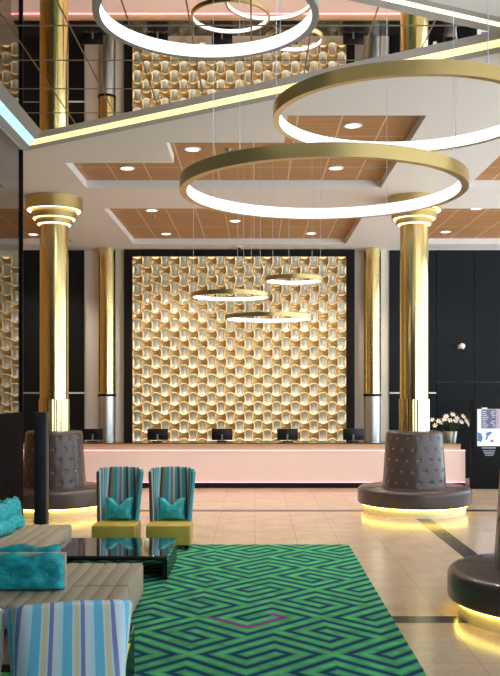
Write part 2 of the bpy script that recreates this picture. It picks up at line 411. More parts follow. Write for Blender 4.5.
# glazed facade along the right-hand side and behind the viewpoint (daylight)
struct('wall_left', boxbm(XL-0.2, XL, YB, YW, 0, ZW), M['wallside'])
struct('wall_front', boxbm(XL, 3.0, YB-0.2, YB, 0, ZW), M['walldark'])
for i in range(9):
    y = -3.0+2.777*(i%9); XR_ = XR if i < 9 else XL-0.02
    wn = struct('window_%d' % (i+3), boxbm(XR_, XR_+0.02, y+0.04, y+2.737, 0.3, 5.3), M['clear'])
    fb = bmesh.new()
    box(fb, XR_-0.06, XR_+0.08, y-0.04, y+0.04, 0, ZW); box(fb, XR_-0.06, XR_+0.08, y+0.04, y+2.737, 0, 0.3); box(fb, XR_-0.06, XR_+0.08, y+0.04, y+2.737, 5.3, ZW)
    obj('window_frame', fb, M['black'], wn)
for i, x in enumerate((3.0,6.0)):
    wn = struct('window_%d' % (i+1), boxbm(x+0.04, x+2.96, YB-0.02, YB, 0.3, 5.3), M['clear'])
    fb = bmesh.new()
    box(fb, x-0.04, x+0.04, YB-0.08, YB+0.06, 0, ZW); box(fb, x+0.04, x+2.96, YB-0.08, YB+0.06, 0, 0.3); box(fb, x+0.04, x+2.96, YB-0.08, YB+0.06, 5.3, ZW)
    obj('window_frame', fb, M['black'], wn)

# ================================================================== GOLD TILE PANELS
def tile_panel(name, label, x0, x1, z0, z1, ncol, nrow, frame, phase=0):
    cw, ch = (x1-x0)/ncol, (z1-z0)/nrow
    root = thing(name, label, 'wall panel', ((x0+x1)/2, YW-0.001, 0))
    ox = -(x0+x1)/2
    def X(x): return x+ox
    if frame:
        f = bmesh.new()
        fw = 0.2
        box(f, X(x0-fw), X(x0), -0.16, 0, 0.0, 5.56); box(f, X(x1), X(x1+fw), -0.16, 0, 0.0, 5.56); box(f, X(x0), X(x1), -0.16, 0, z1, 5.56)
        obj('frame', f, M['black'], root)
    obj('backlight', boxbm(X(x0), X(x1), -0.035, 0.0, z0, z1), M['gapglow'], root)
    bm = bmesh.new(); N = 6
    def warp(px, pz):
        # boundary displacement so neighbouring spools interlock
        i, j = px/cw, pz/ch
        return px, pz
    AX, AZ = 0.27, 0.46   # how far an end bulges
    for i in range(ncol):
        for j in range(nrow):
            vert = (i+j+phase)%2 == 0
            grid = []
            for a in range(N+1):
                row = []
                for b in range(N+1):
                    u = -1+2*a/N; v = -1+2*b/N        # u across x, v across z
                    if vert: du = u*(1-AX*(1-v*v)); dv = v*(1+AZ*0.95*(1-u*u))
                    else:    du = u*(1+AX*0.95*(1-v*v)); dv = v*(1-AZ*(1-u*u))
                    g = 0.945
                    px = x0+(i+0.5)*cw + du*g*cw/2; pz = z0+(j+0.5)*ch + dv*g*ch/2
                    t, s = (v, u) if vert else (u, v)   # t along the spool, s across
                    h = 0.060 + 0.045*(abs(t)**2.0) + 0.030*(1-s*s)
                    row.append(bm.verts.new((X(px), -h, pz)))
                grid.append(row)
            mi = 0 if vert else 1
            for a in range(N):
                for b in range(N):
                    f = bm.faces.new((grid[a][b], grid[a+1][b], grid[a+1][b+1], grid[a][b+1])); f.material_index = mi; f.smooth = True
            # skirts
            edge = [grid[a][0] for a in range(N+1)] + [grid[N][b] for b in range(1,N+1)] + [grid[a][N] for a in range(N-1,-1,-1)] + [grid[0][b] for b in range(N-1,0,-1)]
            low = [bm.verts.new((v.co.x, -0.036, v.co.z)) for v in edge]
            for k in range(len(edge)):
                k2 = (k+1)%len(edge)
                f = bm.faces.new((edge[k], edge[k2], low[k2], low[k])); f.material_index = mi
    me = bpy.data.meshes.new('woven_tiles'); bm.normal_update(); bm.to_mesh(me); bm.free()
    me.materials.append(M['champ']); me.materials.append(M['tilegold'])
    o = bpy.data.objects.new('woven_tiles', me); COL.objects.link(o); o.parent = root
    return root
tile_panel('woven_wall_panel', 'large gold and silver woven-pattern wall panel framed in black behind the reception desk', -2.98, 2.22, 0.70, 5.40, 23, 21, True, 1)
tile_panel('woven_wall_panel', 'partial gold woven wall panel seen through smoked glass at the left edge', -8.43, -5.72, 0.70, 5.40, 12, 21, False, 1)

# ================================================================== COLUMNS
def gold_column(x, y, label):
    r = thing('gold_column', label, 'column', (x,y,0))
    bm = bmesh.new(); lathe(bm, [(0.25,0.0),(0.25,5.14)], 56); obj('shaft', bm, M['gold'], r, True)
    bm = bmesh.new()   # fluted sleeve
    n = 72; prev = None
    for z in (1.40, 2.0):
        ring = [bm.verts.new(((0.262+0.006*(k%2))*math.cos(2*PI*k/n), (0.262+0.006*(k%2))*math.sin(2*PI*k/n), z)) for k in range(n)]
        if prev:
            for k in range(n): bm.faces.new((prev[k], prev[(k+1)%n], ring[(k+1)%n], ring[k]))
        prev = ring
    obj('fluted_sleeve', bm, M['gold'], r)
    specs = [(0.50,5.345,5.568),(0.40,5.20,5.33),(0.325,5.10,5.185)]
    for (rr, z0, z1) in specs:
        bm = bmesh.new(); lathe(bm, [(0.25,z0+0.02),(rr-0.035,z0+0.02),(rr-0.03,z0),(rr,z0),(rr,z1),(0.25,z1)], 64, closed=True)
        c = obj('capital_disc', bm, M['capgold'], r, True)
        bm = bmesh.new(); lathe(bm, [(rr-0.065,z0+0.019),(rr-0.034,z0+0.019),(rr-0.034,z0-0.008),(rr-0.065,z0-0.008)], 64, closed=True)
        obj('capital_light', bm, M['caplight'], c, True)
    return r
gold_column(-3.57, 16.0, 'round gold column with lit stepped capital, left of the reception desk')
gold_column(2.83, 16.0, 'round gold column with lit stepped capital, right of the reception desk')
gold_column(2.87, 8.65, 'gold column rising from the nearest brown round seat at the right edge')

def wall_pillar(x, label):
    r = thing('wall_pillar', label, 'pillar', (x, YW-0.23, 0))
    bm = bmesh.new(); lathe(bm, [(0.21,2.06),(0.21,ZC-0.005)], 40); obj('gold_shaft', bm, M['gold'], r, True)
    bm = bmesh.new(); lathe(bm, [(0.0,2.0),(0.218,2.0),(0.218,2.06),(0.0,2.06)], 40); obj('black_collar', bm, M['black'], r, True)
    bm = bmesh.new(); lathe(bm, [(0.205,0.0),(0.205,2.0)], 40); obj('silver_shaft', bm, M['silver'], r, True)
wall_pillar(-3.58, 'slim half gold, half silver wall pillar left of the big woven panel')
wall_pillar(2.84, 'slim half gold, half silver wall pillar right of the big woven panel')

# ================================================================== ROUND SEATS
def round_seat(x, y, label):
    r = thing('round_seat', label, 'seat', (x,y,0))
    bm = bmesh.new(); lathe(bm, [(0.30,0),(0.90,0),(0.90,0.155),(0.30,0.155)], 72, closed=True); obj('plinth', bm, M['plinth'], r, True)
    bm = bmesh.new(); lathe(bm, [(0.905,0.135),(0.93,0.135),(0.93,0.155),(0.905,0.155)], 72, closed=True); obj('light_strip', bm, M['seatled'], r, True)
    prof = [(0.30,0.158),(0.95,0.158)]
    R, z0, z1, b = 1.0, 0.158, 0.455, 0.07
    for k in range(0,7): a = -PI/2+k*PI/12; prof.append((R-0.05+0.05*math.cos(a), z0+0.05+0.05*math.sin(a)))
    for k in range(0,7): a = k*PI/12; prof.append((R-b+b*math.cos(a), z1-b+b*math.sin(a)))
    prof += [(0.575,0.465),(0.30,0.465)]
    bm = bmesh.new(); lathe(bm, prof, 80, closed=True)
    sc = obj('seat_cushion', bm, M['leather'], r, True)
    for k in range(8):
        bm = bmesh.new(); a = k*PI/4+0.3; tube(bm, (0.56*math.cos(a),0.56*math.sin(a),0.4655),(0.93*math.cos(a),0.93*math.sin(a),0.4555),0.004,6)
        obj('seam', bm, M['leather'], sc)
    # drum back with diagonal button tufting
    bm = bmesh.new(); NA = 144; rows = 44; zb, zt = 0.465, 1.44
    rad = lambda z: 0.56 - 0.065*(z-zb)/(zt-zb)
    NB = 16; RZ = 5
    btn = []
    for j in range(RZ):
        z = zb+0.09+ (zt-zb-0.20)*j/(RZ-1)
        for k in range(NB): btn.append(((k+(0.5 if j%2 else 0))*2*PI/NB, z))
    rings = []
    for j in range(rows+1):
        z = zb+(zt-0.05-zb)*j/rows; ring = []
        for k in range(NA):
            a = 2*PI*k/NA; d = 0
            for (ba, bz) in btn:
                if abs(bz-z) > 0.07: continue
                da = (a-ba+PI)%(2*PI)-PI
                if abs(da) > 0.15: continue
                q = (da*0.53)**2+(z-bz)**2
                d += 0.020*math.exp(-q/0.0007)
            rr = rad(z)-d
            ring.append(bm.verts.new((rr*math.cos(a), rr*math.sin(a), z)))
        rings.append(ring)
    for k6 in range(1,6):
        aa = k6*PI/12; rr = rad(zt)-0.05+0.05*math.cos(aa); z = zt-0.05+0.05*math.sin(aa)
        rings.append([bm.verts.new((rr*math.cos(2*PI*k/NA), rr*math.sin(2*PI*k/NA), z)) for k in range(NA)])
    rings.append([bm.verts.new((0.285*math.cos(2*PI*k/NA), 0.285*math.sin(2*PI*k/NA), zt)) for k in range(NA)])
    rings.append([bm.verts.new((0.285*math.cos(2*PI*k/NA), 0.285*math.sin(2*PI*k/NA), zb)) for k in range(NA)])
    for a, b in zip(rings, rings[1:]+rings[:1]):
        for k in range(NA): bm.faces.new((a[k], a[(k+1)%NA], b[(k+1)%NA], b[k]))
    dr = obj('drum_backrest', bm, M['leather'], r, True)
    b0_ = None
    for (ba, bz) in btn[:100]:
        rr = rad(bz)-0.010
        if b0_ is None:
            bm = bmesh.new(); bmesh.ops.create_uvsphere(bm, u_segments=8, v_segments=5, radius=0.013)
            b_ = b0_ = obj('button', bm, M['stud'], dr, True)
        else:
            b_ = b0_.copy(); COL.objects.link(b_)
        b_.location = (rr*math.cos(ba), rr*math.sin(ba), bz)
    return r
round_seat(-3.57, 16.0, 'brown buttoned round seat around the left gold column, behind the striped chairs')
round_seat(2.83, 16.0, 'brown buttoned round seat with yellow underglow around the right gold column')
round_seat(2.87, 8.65, 'nearest brown leather round seat, cut off by the right edge of the picture')

# ================================================================== RECEPTION
XC0, XC1 = -5.36, 4.62
r = thing('reception_desk', 'long reception desk with pink backlit front, gold wood band and black top', 'reception desk', (CX, 20.2, 0))
def RX(x): return x-CX
boxobj('desk_body', M['black'], r, RX(XC0+0.05), RX(XC1-0.1), -0.33, 0.4, 0.0, 0.82)
boxobj('plinth', M['black'], r, RX(XC0), RX(XC1), -0.40, -0.331, 0.0, 0.13)
fp = boxobj('front_panel', M['pink'], r, RX(XC0), RX(XC1), -0.42, -0.335, 0.135, 0.822)
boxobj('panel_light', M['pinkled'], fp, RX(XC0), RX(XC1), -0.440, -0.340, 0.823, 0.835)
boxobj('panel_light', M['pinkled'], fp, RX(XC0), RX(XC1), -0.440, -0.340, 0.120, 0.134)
boxobj('wood_band', M['counterwood'], r, RX(XC0+0.05), RX(XC1-0.09), -0.38, 0.4, 0.836, 0.975)
boxobj('counter_top', M['countertop'], r, RX(XC0+0.04), RX(XC1-0.08), -0.40, 0.42, 0.976, 0.992)

def monitor(x, label, rz=0, w=0.47):
    m = thing('desk_monitor', label, 'monitor', (x, 20.35, 0.993), rz, 'monitors on the reception desk')
    boxobj('foot', M['monitor'], m, -0.11, 0.11, -0.09, 0.09, 0, 0.015, bev=0.004)
    boxobj('stand', M['greymetal'], m, -0.018, 0.018, -0.01, 0.015, 0.015, 0.16)
    boxobj('display', M['monitor'], m, -w/2, w/2, 0.016, 0.055, 0.03, 0.285, bev=0.006)
    return m
def wx(px, d): return (px-255)*d/900
m0 = monitor(wx(92.5,20.35), 'black desk monitor beside the left wall pillar, leftmost on the reception desk')
for px, lb in ((157.5,'black desk monitor left of centre, second from the left on the reception desk'),
               (222,'black desk monitor in the middle of the reception desk, third from the left'),
               (287.5,'black desk monitor right of centre, fourth from the left on the reception desk'),
               (353.5,'black desk monitor in front of the panel frame, rightmost on the reception desk')):
    dup(m0, (wx(px,20.35), 20.35, 0.993), 0, lb)

# flowers in a silver bucket
fl = thing('flower_arrangement', 'white flowers in a silver pot on the right end of the reception desk', 'flowers', (wx(450,20.2), 20.2, 0.992))
bm = bmesh.new(); lathe(bm, [(0,0),(0.13,0),(0.165,0.24),(0.155,0.24),(0.12,0.015),(0,0.015)], 28); obj('pot', bm, M['silver'], fl, True)
bm = bmesh.new()
for k in range(46):
    a = random.uniform(0,2*PI); rr = random.uniform(0.10,0.40); h = random.uniform(0.26,0.52)
    p1 = Vector((rr*math.cos(a), rr*math.sin(a)*0.7, h)); p0 = Vector((0.06*math.cos(a),0.06*math.sin(a),0.2))
    mid = (p0+p1)/2+Vector((0,0,0.05)); sd = (p1-p0).cross(Vector((0,0,1))).normalized()*0.028
    v = [bm.verts.new(p) for p in (p0, mid+sd, p1, mid-sd)]
    bm.faces.new((v[0],v[1],v[3])); bm.faces.new((v[1],v[2],v[3]))
for k in range(12):
    a = k*2*PI/12; tube(bm, (0.04*math.cos(a),0.04*math.sin(a),0.05), (0.24*math.cos(a),0.18*math.sin(a),0.46), 0.005, 5)
obj('foliage', bm, M['leaf'], fl)
spots = [(-0.33,-0.05,0.36),(-0.27,-0.08,0.46),(-0.20,0.0,0.42),(-0.14,-0.1,0.50),(-0.08,0.02,0.56),(-0.02,-0.1,0.47),(0.05,-0.04,0.60),(0.09,-0.12,0.46),(0.15,0.0,0.52),(0.22,-0.1,0.44),(0.28,-0.02,0.56),(0.34,-0.05,0.47),(0.40,-0.08,0.36),(-0.38,0.05,0.48),(0.38,0.04,0.42)]
for (x,y,z) in spots:
    bm = bmesh.new(); tilt = Vector((x*1.5, -0.7+y, 0.6)).normalized().to_track_quat('Z','Y').to_matrix()
    for k in range(6):
        a = k*PI/3; dr = Vector((math.cos(a), math.sin(a), 0)); sd = Vector((-math.sin(a), math.cos(a), 0))
        pts = [Vector((0,0,0)), dr*0.035+sd*0.020+Vector((0,0,0.02)), dr*0.078+Vector((0,0,0.035)), dr*0.035-sd*0.020+Vector((0,0,0.02))]
        q = [bm.verts.new(tilt@p+Vector((x,y,z))) for p in pts]
        bm.faces.new((q[0],q[1],q[2])); bm.faces.new((q[0],q[2],q[3]))
    res = bmesh.ops.create_uvsphere(bm, u_segments=6, v_segments=4, radius=0.012)
    bmesh.ops.translate(bm, verts=res['verts'], vec=tilt@Vector((0,0,0.02))+Vector((x,y,z)))
    for f in set(f for v in res['verts'] for f in v.link_faces): f.material_index = 1
    obj('flower', bm, [M['petal'], M['stamen']], fl)

# kiosk with a lit menu
kd = 19.6
k = thing('menu_kiosk', 'tall black menu display with a lit screen at the right edge', 'display', (wx(492,kd), kd, 0))
def kx(px): return (px-492)*kd/900
def kz(py): return CAMZ-(py-388)*kd/900
boxobj('cabinet', M['blackside'], k, kx(471), kx(513), 0.0, 0.16, 0.0, kz(399), bev=0.01)
bz = boxobj('bezel', M['black'], k, kx(474), kx(510), -0.02, 0.0, kz(450.5), kz(402))
sc = boxobj('screen', M['scr_white'], bz, kx(477), kx(507), -0.024, -0.02, kz(446), kz(409))
bm = boxbm(kx(481), kx(495.5), -0.026, -0.024, kz(428.5), kz(409.3)); obj('menu_board', bm, M['scr_dark'], sc)
bm = boxbm(kx(495.5), kx(499.5), -0.026, -0.024, kz(428.5), kz(409.3)); obj('menu_margin', bm, M['scr_pink'], sc)
bm = bmesh.new()
lens = [(481.5,486,491,495),(482,486,490,494),(482,486.5,491,495),(482,488,492,494),(482,487,0,0),(482,485,491,495),(482,486,490,494),(482,488,492,495),(482,487,493,495)]
for i, (a,b,c,d) in enumerate(lens):
    yy = 411+i*1.95
    box(bm, kx(a), kx(b), -0.028, -0.026, kz(yy+0.75), kz(yy))
    if c: box(bm, kx(c), kx(d), -0.028, -0.026, kz(yy+0.75), kz(yy))
obj('menu_text', bm, M['scr_text'], sc)
bm = bmesh.new(); box(bm, kx(481.5), kx(487), -0.026, -0.024, kz(409), kz(407.5)); obj('screen_tab', bm, M['scr_white'], sc)
bm = bmesh.new()
def poly(bm, pts, y=-0.0262):
    bm.faces.new([bm.verts.new((kx(a), y, kz(b))) for a,b in pts])
poly(bm, [(485,433),(490,431.5),(492,432.5),(488,436),(486.5,440),(485,439.5),(486.2,435.5)])
poly(bm, [(477.2,432),(481,433.5),(482.5,438),(481,442),(477.2,441)])
poly(bm, [(489,441),(492,439.5),(494,441),(492,442.2)])
obj('cup_picture', bm, M['scr_blue'], sc)
bm = bmesh.new()
for (a,b,yy,hh) in ((481.5,495.5,447.2,1.3),(482.5,495,450.2,.8),(483.5,494,451.8,.9),(484,494,453.4,.7),(485,493,454.8,.8)):
    box(bm, kx(a), kx(b), -0.023, -0.019, kz(yy+hh), kz(yy))
obj('emblem', bm, M['logo'], k)

# security camera on the dark wall
sx = wx(460,YW-0.1)
sc_ = thing('security_camera', 'small white security camera on the dark wall above the flowers', 'security camera', (sx, YW-0.071, 3.20))
bm = bmesh.new(); tube(bm, (0,0,0), (0,-0.12,0), 0.02, 10); box(bm, -0.05,0.05,-0.02,0,-0.05,0.05); obj('bracket', bm, M['greymetal'], sc_)
bm = bmesh.new(); r_=bmesh.ops.create_uvsphere(bm, u_segments=16, v_segments=10, radius=0.075); bmesh.ops.translate(bm, verts=r_['verts'], vec=(0.02,-0.17,0.01)); obj('housing', bm, M['trimwhite'], sc_, True)
dc = thing('dome_camera', 'tiny black dome camera under the ceiling edge above the woven panel', 'security camera', (wx(239,21.4),21.4,ZC-0.001))
bm = bmesh.new(); lathe(bm, [(0,0),(0.055,0),(0.055,-0.03),(0,-0.03)], 20); obj('mount', bm, M['trimwhite'], dc, True)
bm = bmesh.new(); lathe(bm, [(0.045,-0.03),(0.05,-0.06),(0.03,-0.09),(0,-0.10)], 20); obj('dome', bm, M['monitor'], dc, True)

# ================================================================== CEILING FITTINGS
def ceiling_pos(px, py, z=ZW): d = (z-CAMZ)*900/(388-py); return (wx(px,d), d, z-0.003)
proto = None
dl = [(192.5,148.7,'left of the big lower ring, in the middle timber coffer'),(127,167.8,'left arm of the middle timber coffer'),
      (151.7,210,'near left corner of the far timber coffer'),(166,233.6,'far left part of the far timber coffer'),
      (235,220.6,'centre of the far timber coffer'),(352.8,125,'inside the upper ring, near arm of the middle timber coffer'),
      (336,167.6,'right part of the middle timber coffer, seen through the lower ring'),(311,233,'far right part of the far timber coffer'),
      (476.6,208,'right-hand coffer, nearer light beside the right column'),(445.4,231.6,'right-hand coffer, farther light beside the right column'),
      (33,234,'left-hand coffer beside the left column capital')]
for (px,py,lb) in dl:
    pos = ceiling_pos(px,py)
    if proto is None:
        proto = thing('ceiling_downlight', 'round recessed downlight, '+lb, 'downlight', pos, 0, 'recessed ceiling downlights')
        bm = bmesh.new(); lathe(bm, [(0.095,0),(0.125,0),(0.125,-0.012),(0.095,-0.012)], 28, closed=True); obj('trim_ring', bm, M['trimwhite'], proto, True)
        bm = bmesh.new(); lathe(bm, [(0,-0.004),(0.095,-0.004)], 28); obj('lens', bm, M['downlight'], proto)
        ld = bpy.data.lights.new('downlight_lamp', 'SPOT'); ld.energy = DOWNLIGHT_W; ld.color = (1,0.88,0.74); ld.spot_size = math.radians(115); ld.spot_blend = 0.6; ld.shadow_soft_size = 0.09
        lo = bpy.data.objects.new('downlight_lamp', ld); COL.objects.link(lo); lo.parent = proto; lo.location = (0,0,-0.03)
    else: dup(proto, pos, 0, 'round recessed downlight, '+lb)
gp = None
for (px,py,lb) in [(91.7,167,'far left of the middle timber coffer'),(135.5,225.3,'left side of the far timber coffer'),(370,167.6,'right end of the middle timber coffer'),(339,224,'right side of the far timber coffer')]:
    pos = ceiling_pos(px,py)
    bm = bmesh.new(); lathe(bm, [(0,-0.006),(0.12,-0.006),(0.135,-0.002),(0.135,0.0),(0,0)], 28)
    if gp is None:
        gp = tag(obj('ceiling_speaker', bm, M['grille'], None, True, loc=pos), 'round brown ceiling speaker, '+lb, 'ceiling speaker', 'ceiling speakers')
    else: bm.free(); dup(gp, pos, 0, 'round brown ceiling speaker, '+lb)
sp = None
for (px,py,lb) in [(228,148.7,'middle timber coffer above the big lower ring'),(154,215.6,'far timber coffer near its left downlight')]:
    pos = ceiling_pos(px,py)
    bm = bmesh.new(); lathe(bm, [(0,0),(0.05,0),(0.045,-0.02),(0.02,-0.03),(0.02,-0.06),(0.04,-0.065),(0,-0.07)], 16)
    if sp is None: sp = tag(obj('ceiling_sprinkler', bm, M['greymetal'], None, True, loc=pos), 'small sprinkler head in the '+lb, 'sprinkler', 'sprinkler heads')
    else: bm.free(); dup(sp, pos, 0, 'small sprinkler head in the '+lb)

# ================================================================== RING LAMPS
def ring_lamp(px, py, d, rad, band, th, label, nwire, a0, wr=0.003, ztop=None, zc=None, tilt=0.0, mat_o='goldring'):
    z = CAMZ + (388-py)*d/900 if zc is None else zc
    r = thing('ring_pendant', label, 'pendant lamp', (wx(px,d), d, z))
    bm = bmesh.new()
    b0, b1 = -band/2, band/2
    lathe(bm, [(rad-th*0.75,b0+0.004),(rad-th,b0),(rad,b0),(rad,b1),(rad-th,b1),(rad-th*0.75,b1-0.004)], 160, closed=True)
    obj('metal_ring', bm, M[mat_o], r, True)
    bm = bmesh.new(); lathe(bm, [(rad-th*0.76,b0+0.003),(rad-th-0.002,b0+0.003),(rad-th-0.002,b1-0.003),(rad-th*0.76,b1-0.003)], 160, closed=True)
    obj('light_diffuser', bm, M['ringlight'], r, True)
    for kx_ in range(nwire):
        a = a0+kx_*2*PI/nwire; x, y = (rad-th/2)*math.cos(a), (rad-th/2)*math.sin(a)
        X, Y = wx(px,d)+x, d+y
        top = (ZC if ztop is None else ztop) - z
        # height of the ceiling above this point
        zt = ZC
        for lp in coffers:
            if geometry.intersect_point_line: pass
            inside = False; n = len(lp); j = n-1
            for i in range(n):
                if (lp[i][1] > Y) != (lp[j][1] > Y) and X < (lp[j][0]-lp[i][0])*(Y-lp[i][1])/(lp[j][1]-lp[i][1])+lp[i][0]: inside = not inside
                j = i
            if inside: zt = ZW-0.003
        inM = False; hp = [P3['ln'],P3['fe'],P3['lf']]; j = 2
        for i in range(3):
            if (hp[i][1] > Y) != (hp[j][1] > Y) and X < (hp[j][0]-hp[i][0])*(Y-hp[i][1])/(hp[j][1]-hp[i][1])+hp[i][0]: inM = not inM
            j = i
        if inM: zt = ZM-0.002
        bm = bmesh.new(); tube(bm, (x,y,b1-0.002), (x,y,zt-z), wr, 6); tube(bm, (x,y,b1-0.002),(x,y,b1+0.05), wr*2.2, 6)
        obj('suspension_wire', bm, M['wire'], r)
    return r
# three far rings over the desk
ring_lamp(230.5, 295.5, 13.3, 0.585, 0.06, 0.03, 'small ring pendant lamp, left of the three hanging before the woven panel', 3, 1.4, 0.002)
ring_lamp(294, 279.5, 13.5, 0.44, 0.06, 0.03, 'smallest ring pendant lamp, topmost of the three hanging before the woven panel', 3, 2.4, 0.002)
ring_lamp(269, 317.5, 13.5, 0.66, 0.06, 0.03, 'lowest of the three small ring pendant lamps before the woven panel', 3, 2.0, 0.002)
# big rings
ring_lamp(322.5, 187, 9.0, 1.425, 0.122, 0.07, 'big gold ring pendant lamp, lowest of the large rings, between the columns', 4, 0.95, 0.003)
ring_lamp(404.5, 113.5, 8.5, 1.245, 0.118, 0.06, 'big gold ring pendant lamp overlapping the upper right edge of the picture', 3, 0.95, 0.0045)
ring_lamp(206.5, 11.5, 6.4, 0.80, 0.10, 0.05, 'grey-rimmed ring pendant lamp cut by the top edge of the picture', 3, 0.8, 0.003, mat_o='greymetal')

# ================================================================== LEFT SIDE: SMOKED GLASS PARTITION, POST
gp_ = thing('glass_partition', 'tall smoked glass partition with a black base along the left edge', 'partition', (-3.31, 6.0, 0))
boxobj('lower_panel', M['deepblack'], gp_, -0.03, 0.03, -6.0, 6.74, 0.0, 1.86)
boxobj('upper_glass', M['glass'], gp_, -0.012, 0.012, -6.0, 6.71, 1.86, ZC-0.002)
bm = bmesh.new()
box(bm, -0.03, 0.03, 6.71, 6.74, 1.86, ZC-0.002)
obj('mullion', bm, M['black'], gp_)
bm = boxbm(-0.085, 0.085, -0.085, 0.085, 0, 1.86, bev=0.006)
tag(obj('black_post', bm, M['postblack'], None, True, loc=(wx(41.5,12.72), 12.72, 0)), 'slim square black post standing behind the left bench', 'post')

# ================================================================== CARPET
CX0, CX1, CY0, CY1 = -3.25, 1.31, 2.5, 12.6
def carpet():
    bm = bmesh.new()
    box(bm, CX0, CX1, CY0, CY1, 0.0, 0.010, mi=0)
    U = 0.084; ox, oy = 0.05, 8.0
    NB_ = 10
    S2 = [(9,9),(1,9),(1,3),(7,3),(7,5),(3,5),(3,7),(9,7),(9,1),(1,1)]
    Sv = [(10-y, x) for x,y in S2]
    c45 = math.cos(PI/4)
    def T(u, v, z): return (ox+(u-v)*c45*U, oy+(u+v)*c45*U, z)
    def seg(a, b, wd, z, mi, tgt):
        (u0,v0),(u1,v1) = a,b
        h = wd/2
        p = [(min(u0,u1)-h,min(v0,v1)-h),(max(u0,u1)+h,min(v0,v1)-h),(max(u0,u1)+h,max(v0,v1)+h),(min(u0,u1)-h,max(v0,v1)+h)]
        W = [T(x,y,z) for x,y in p]
        if max(q[0] for q in W) < CX0 or min(q[0] for q in W) > CX1 or max(q[1] for q in W) < CY0 or min(q[1] for q in W) > CY1: return
        f = tgt.faces.new([tgt.verts.new(q) for q in W]); f.material_index = mi
    lay = bmesh.new()
    Q = 3; NP = 2*NB_*Q                      # raster of one repeat (two blocks each way)
    import math as _m
    def lines_of(I, J):
        ev = (I+J)%2 == 0
        pth = [(x+NB_*I, y+NB_*J) for x,y in (S2 if ev else Sv)]
        if ev: pth = [(11+NB_*I,9+NB_*J)]+pth+[(-1+NB_*I,1+NB_*J)]
        return list(zip(pth, pth[1:]))
    segs = [sg for I in range(-1,3) for J in range(-1,3) for sg in lines_of(I,J)]
    def hit(u, v, sl, h):
        for (a,b) in sl:
            if min(a[0],b[0])-h <= u <= max(a[0],b[0])+h and min(a[1],b[1])-h <= v <= max(a[1],b[1])+h: return True
        return False
    ras = [[2 if hit((i+.5)/Q,(j+.5)/Q,segs,0.36) else (1 if hit((i+.5)/Q,(j+.5)/Q,segs,0.70) else 0) for j in range(NP)] for i in range(NP)]
    mag = [sg for (I,J) in ((0,0),(4,3)) for sg in lines_of(I,J)[2:5]]
    UMAX = int(9.5/U)
    for i in range(-UMAX*Q, UMAX*Q):
        j = -UMAX*Q
        def val(i, j):
            u, v = (i+.5)/Q, (j+.5)/Q
            c = ras[i%NP][j%NP]
            if c == 2 and hit(u, v, mag, 0.36): c = 3
            return c
        while j < UMAX*Q:
            x_, y_, _ = T(i/Q, j/Q, 0)
            if x_ < CX0-0.1 or x_ > CX1+0.1 or y_ < CY0-0.1 or y_ > CY1+0.1: j += 1; continue
            c = val(i, j); k = j+1
            while k < j+60 and k < UMAX*Q and val(i, k) == c: k += 1
            W = [T(a/Q, b/Q, 0.010) for a,b in ((i,j),(i+1,j),(i+1,k),(i,k))]
            f = lay.faces.new([lay.verts.new(q) for q in W]); f.material_index = c
            j = k
    for co_, no in (((CX0,0,0),(-1,0,0)),((CX1,0,0),(1,0,0)),((0,CY0,0),(0,-1,0)),((0,CY1,0),(0,1,0))):
        bmesh.ops.bisect_plane(lay, geom=lay.verts[:]+lay.edges[:]+lay.faces[:], plane_co=co_, plane_no=no, clear_outer=True)
    bmesh.ops.recalc_face_normals(bm, faces=bm.faces)
    bm.faces.ensure_lookup_table()
    topf = [f for f in bm.faces if f.normal.z > 0.9]; bmesh.ops.delete(bm, geom=topf, context='FACES_ONLY')
    tmp = bpy.data.meshes.new('t'); lay.to_mesh(tmp); lay.free(); bm.from_mesh(tmp); bpy.data.meshes.remove(tmp)
    o = obj('patterned_rug', bm, [M['cgreen'], M['cteal'], M['cnavy'], M['cmagenta']])
    tag(o, 'large green rug with navy fret pattern and a few magenta lines', 'rug')
carpet()
ZR = 0.012

# ================================================================== SOFT FURNITURE
def bench(x0, x1, y0, y1, label, zt=0.40):
    r = thing('upholstered_bench', label, 'bench', ((x0+x1)/2,(y0+y1)/2,ZR))
    w, d = (x1-x0)/2, (y1-y0)/2; zt -= ZR
    bm = boxbm(-w+0.08, w-0.08, -d+0.08, d-0.08, 0, 0.06); obj('base', bm, M['black'], r)
    # channelled top: ribs along depth
    bm = bmesh.new(); pit = 0.135; n = max(1, round(2*w/pit)); pit = 2*w/n
    prof = []
    for i in range(n):
        for t in (0.0, 0.06, 0.2, 0.5, 0.8, 0.94):
            x = -w+(i+t)*pit; dz = 0.0 if t in (0.0,) else (0.010 if t in (0.06,0.94) else (0.014 if t != 0.5 else 0.016))
            prof.append((x, zt-0.016+dz))
    prof.append((w, zt-0.016))
    body = bmesh.new()
    box(body, -w, w, -d, d, 0.06, zt-0.014, bev=0.02)
    tmp = bpy.data.meshes.new('t'); body.to_mesh(tmp); body.free(); bm.from_mesh(tmp); bpy.data.meshes.remove(tmp)
    ys = [-d+0.004, -d+0.015, d-0.015, d-0.004]
    rows = []
    for k, y in enumerate(ys):
        dr = 0.012 if k in (0,3) else 0
        rows.append([bm.verts.new((max(-w+0.006,min(w-0.006,x)), y, z-dr)) for x, z in prof])
    for a, b in zip(rows, rows[1:]):
        for i in range(len(a)-1): bm.faces.new((a[i],a[i+1],b[i+1],b[i]))
    for row in (rows[0], rows[-1]):
        lo = [bm.verts.new((v.co.x, v.co.y, zt-0.04)) for v in row]
        for i in range(len(row)-1): bm.faces.new((row[i],row[i+1],lo[i+1],lo[i]))
    obj('cushion', bm, M['bench'], r, True)
    return r
bench(-3.25, -2.42, 9.70, 11.9, 'greige ribbed bench farthest back, left of the black coffee table')
bench(-3.25, -1.15, 8.22, 9.28, 'greige ribbed bench right behind the long teal cushions, before the black table')
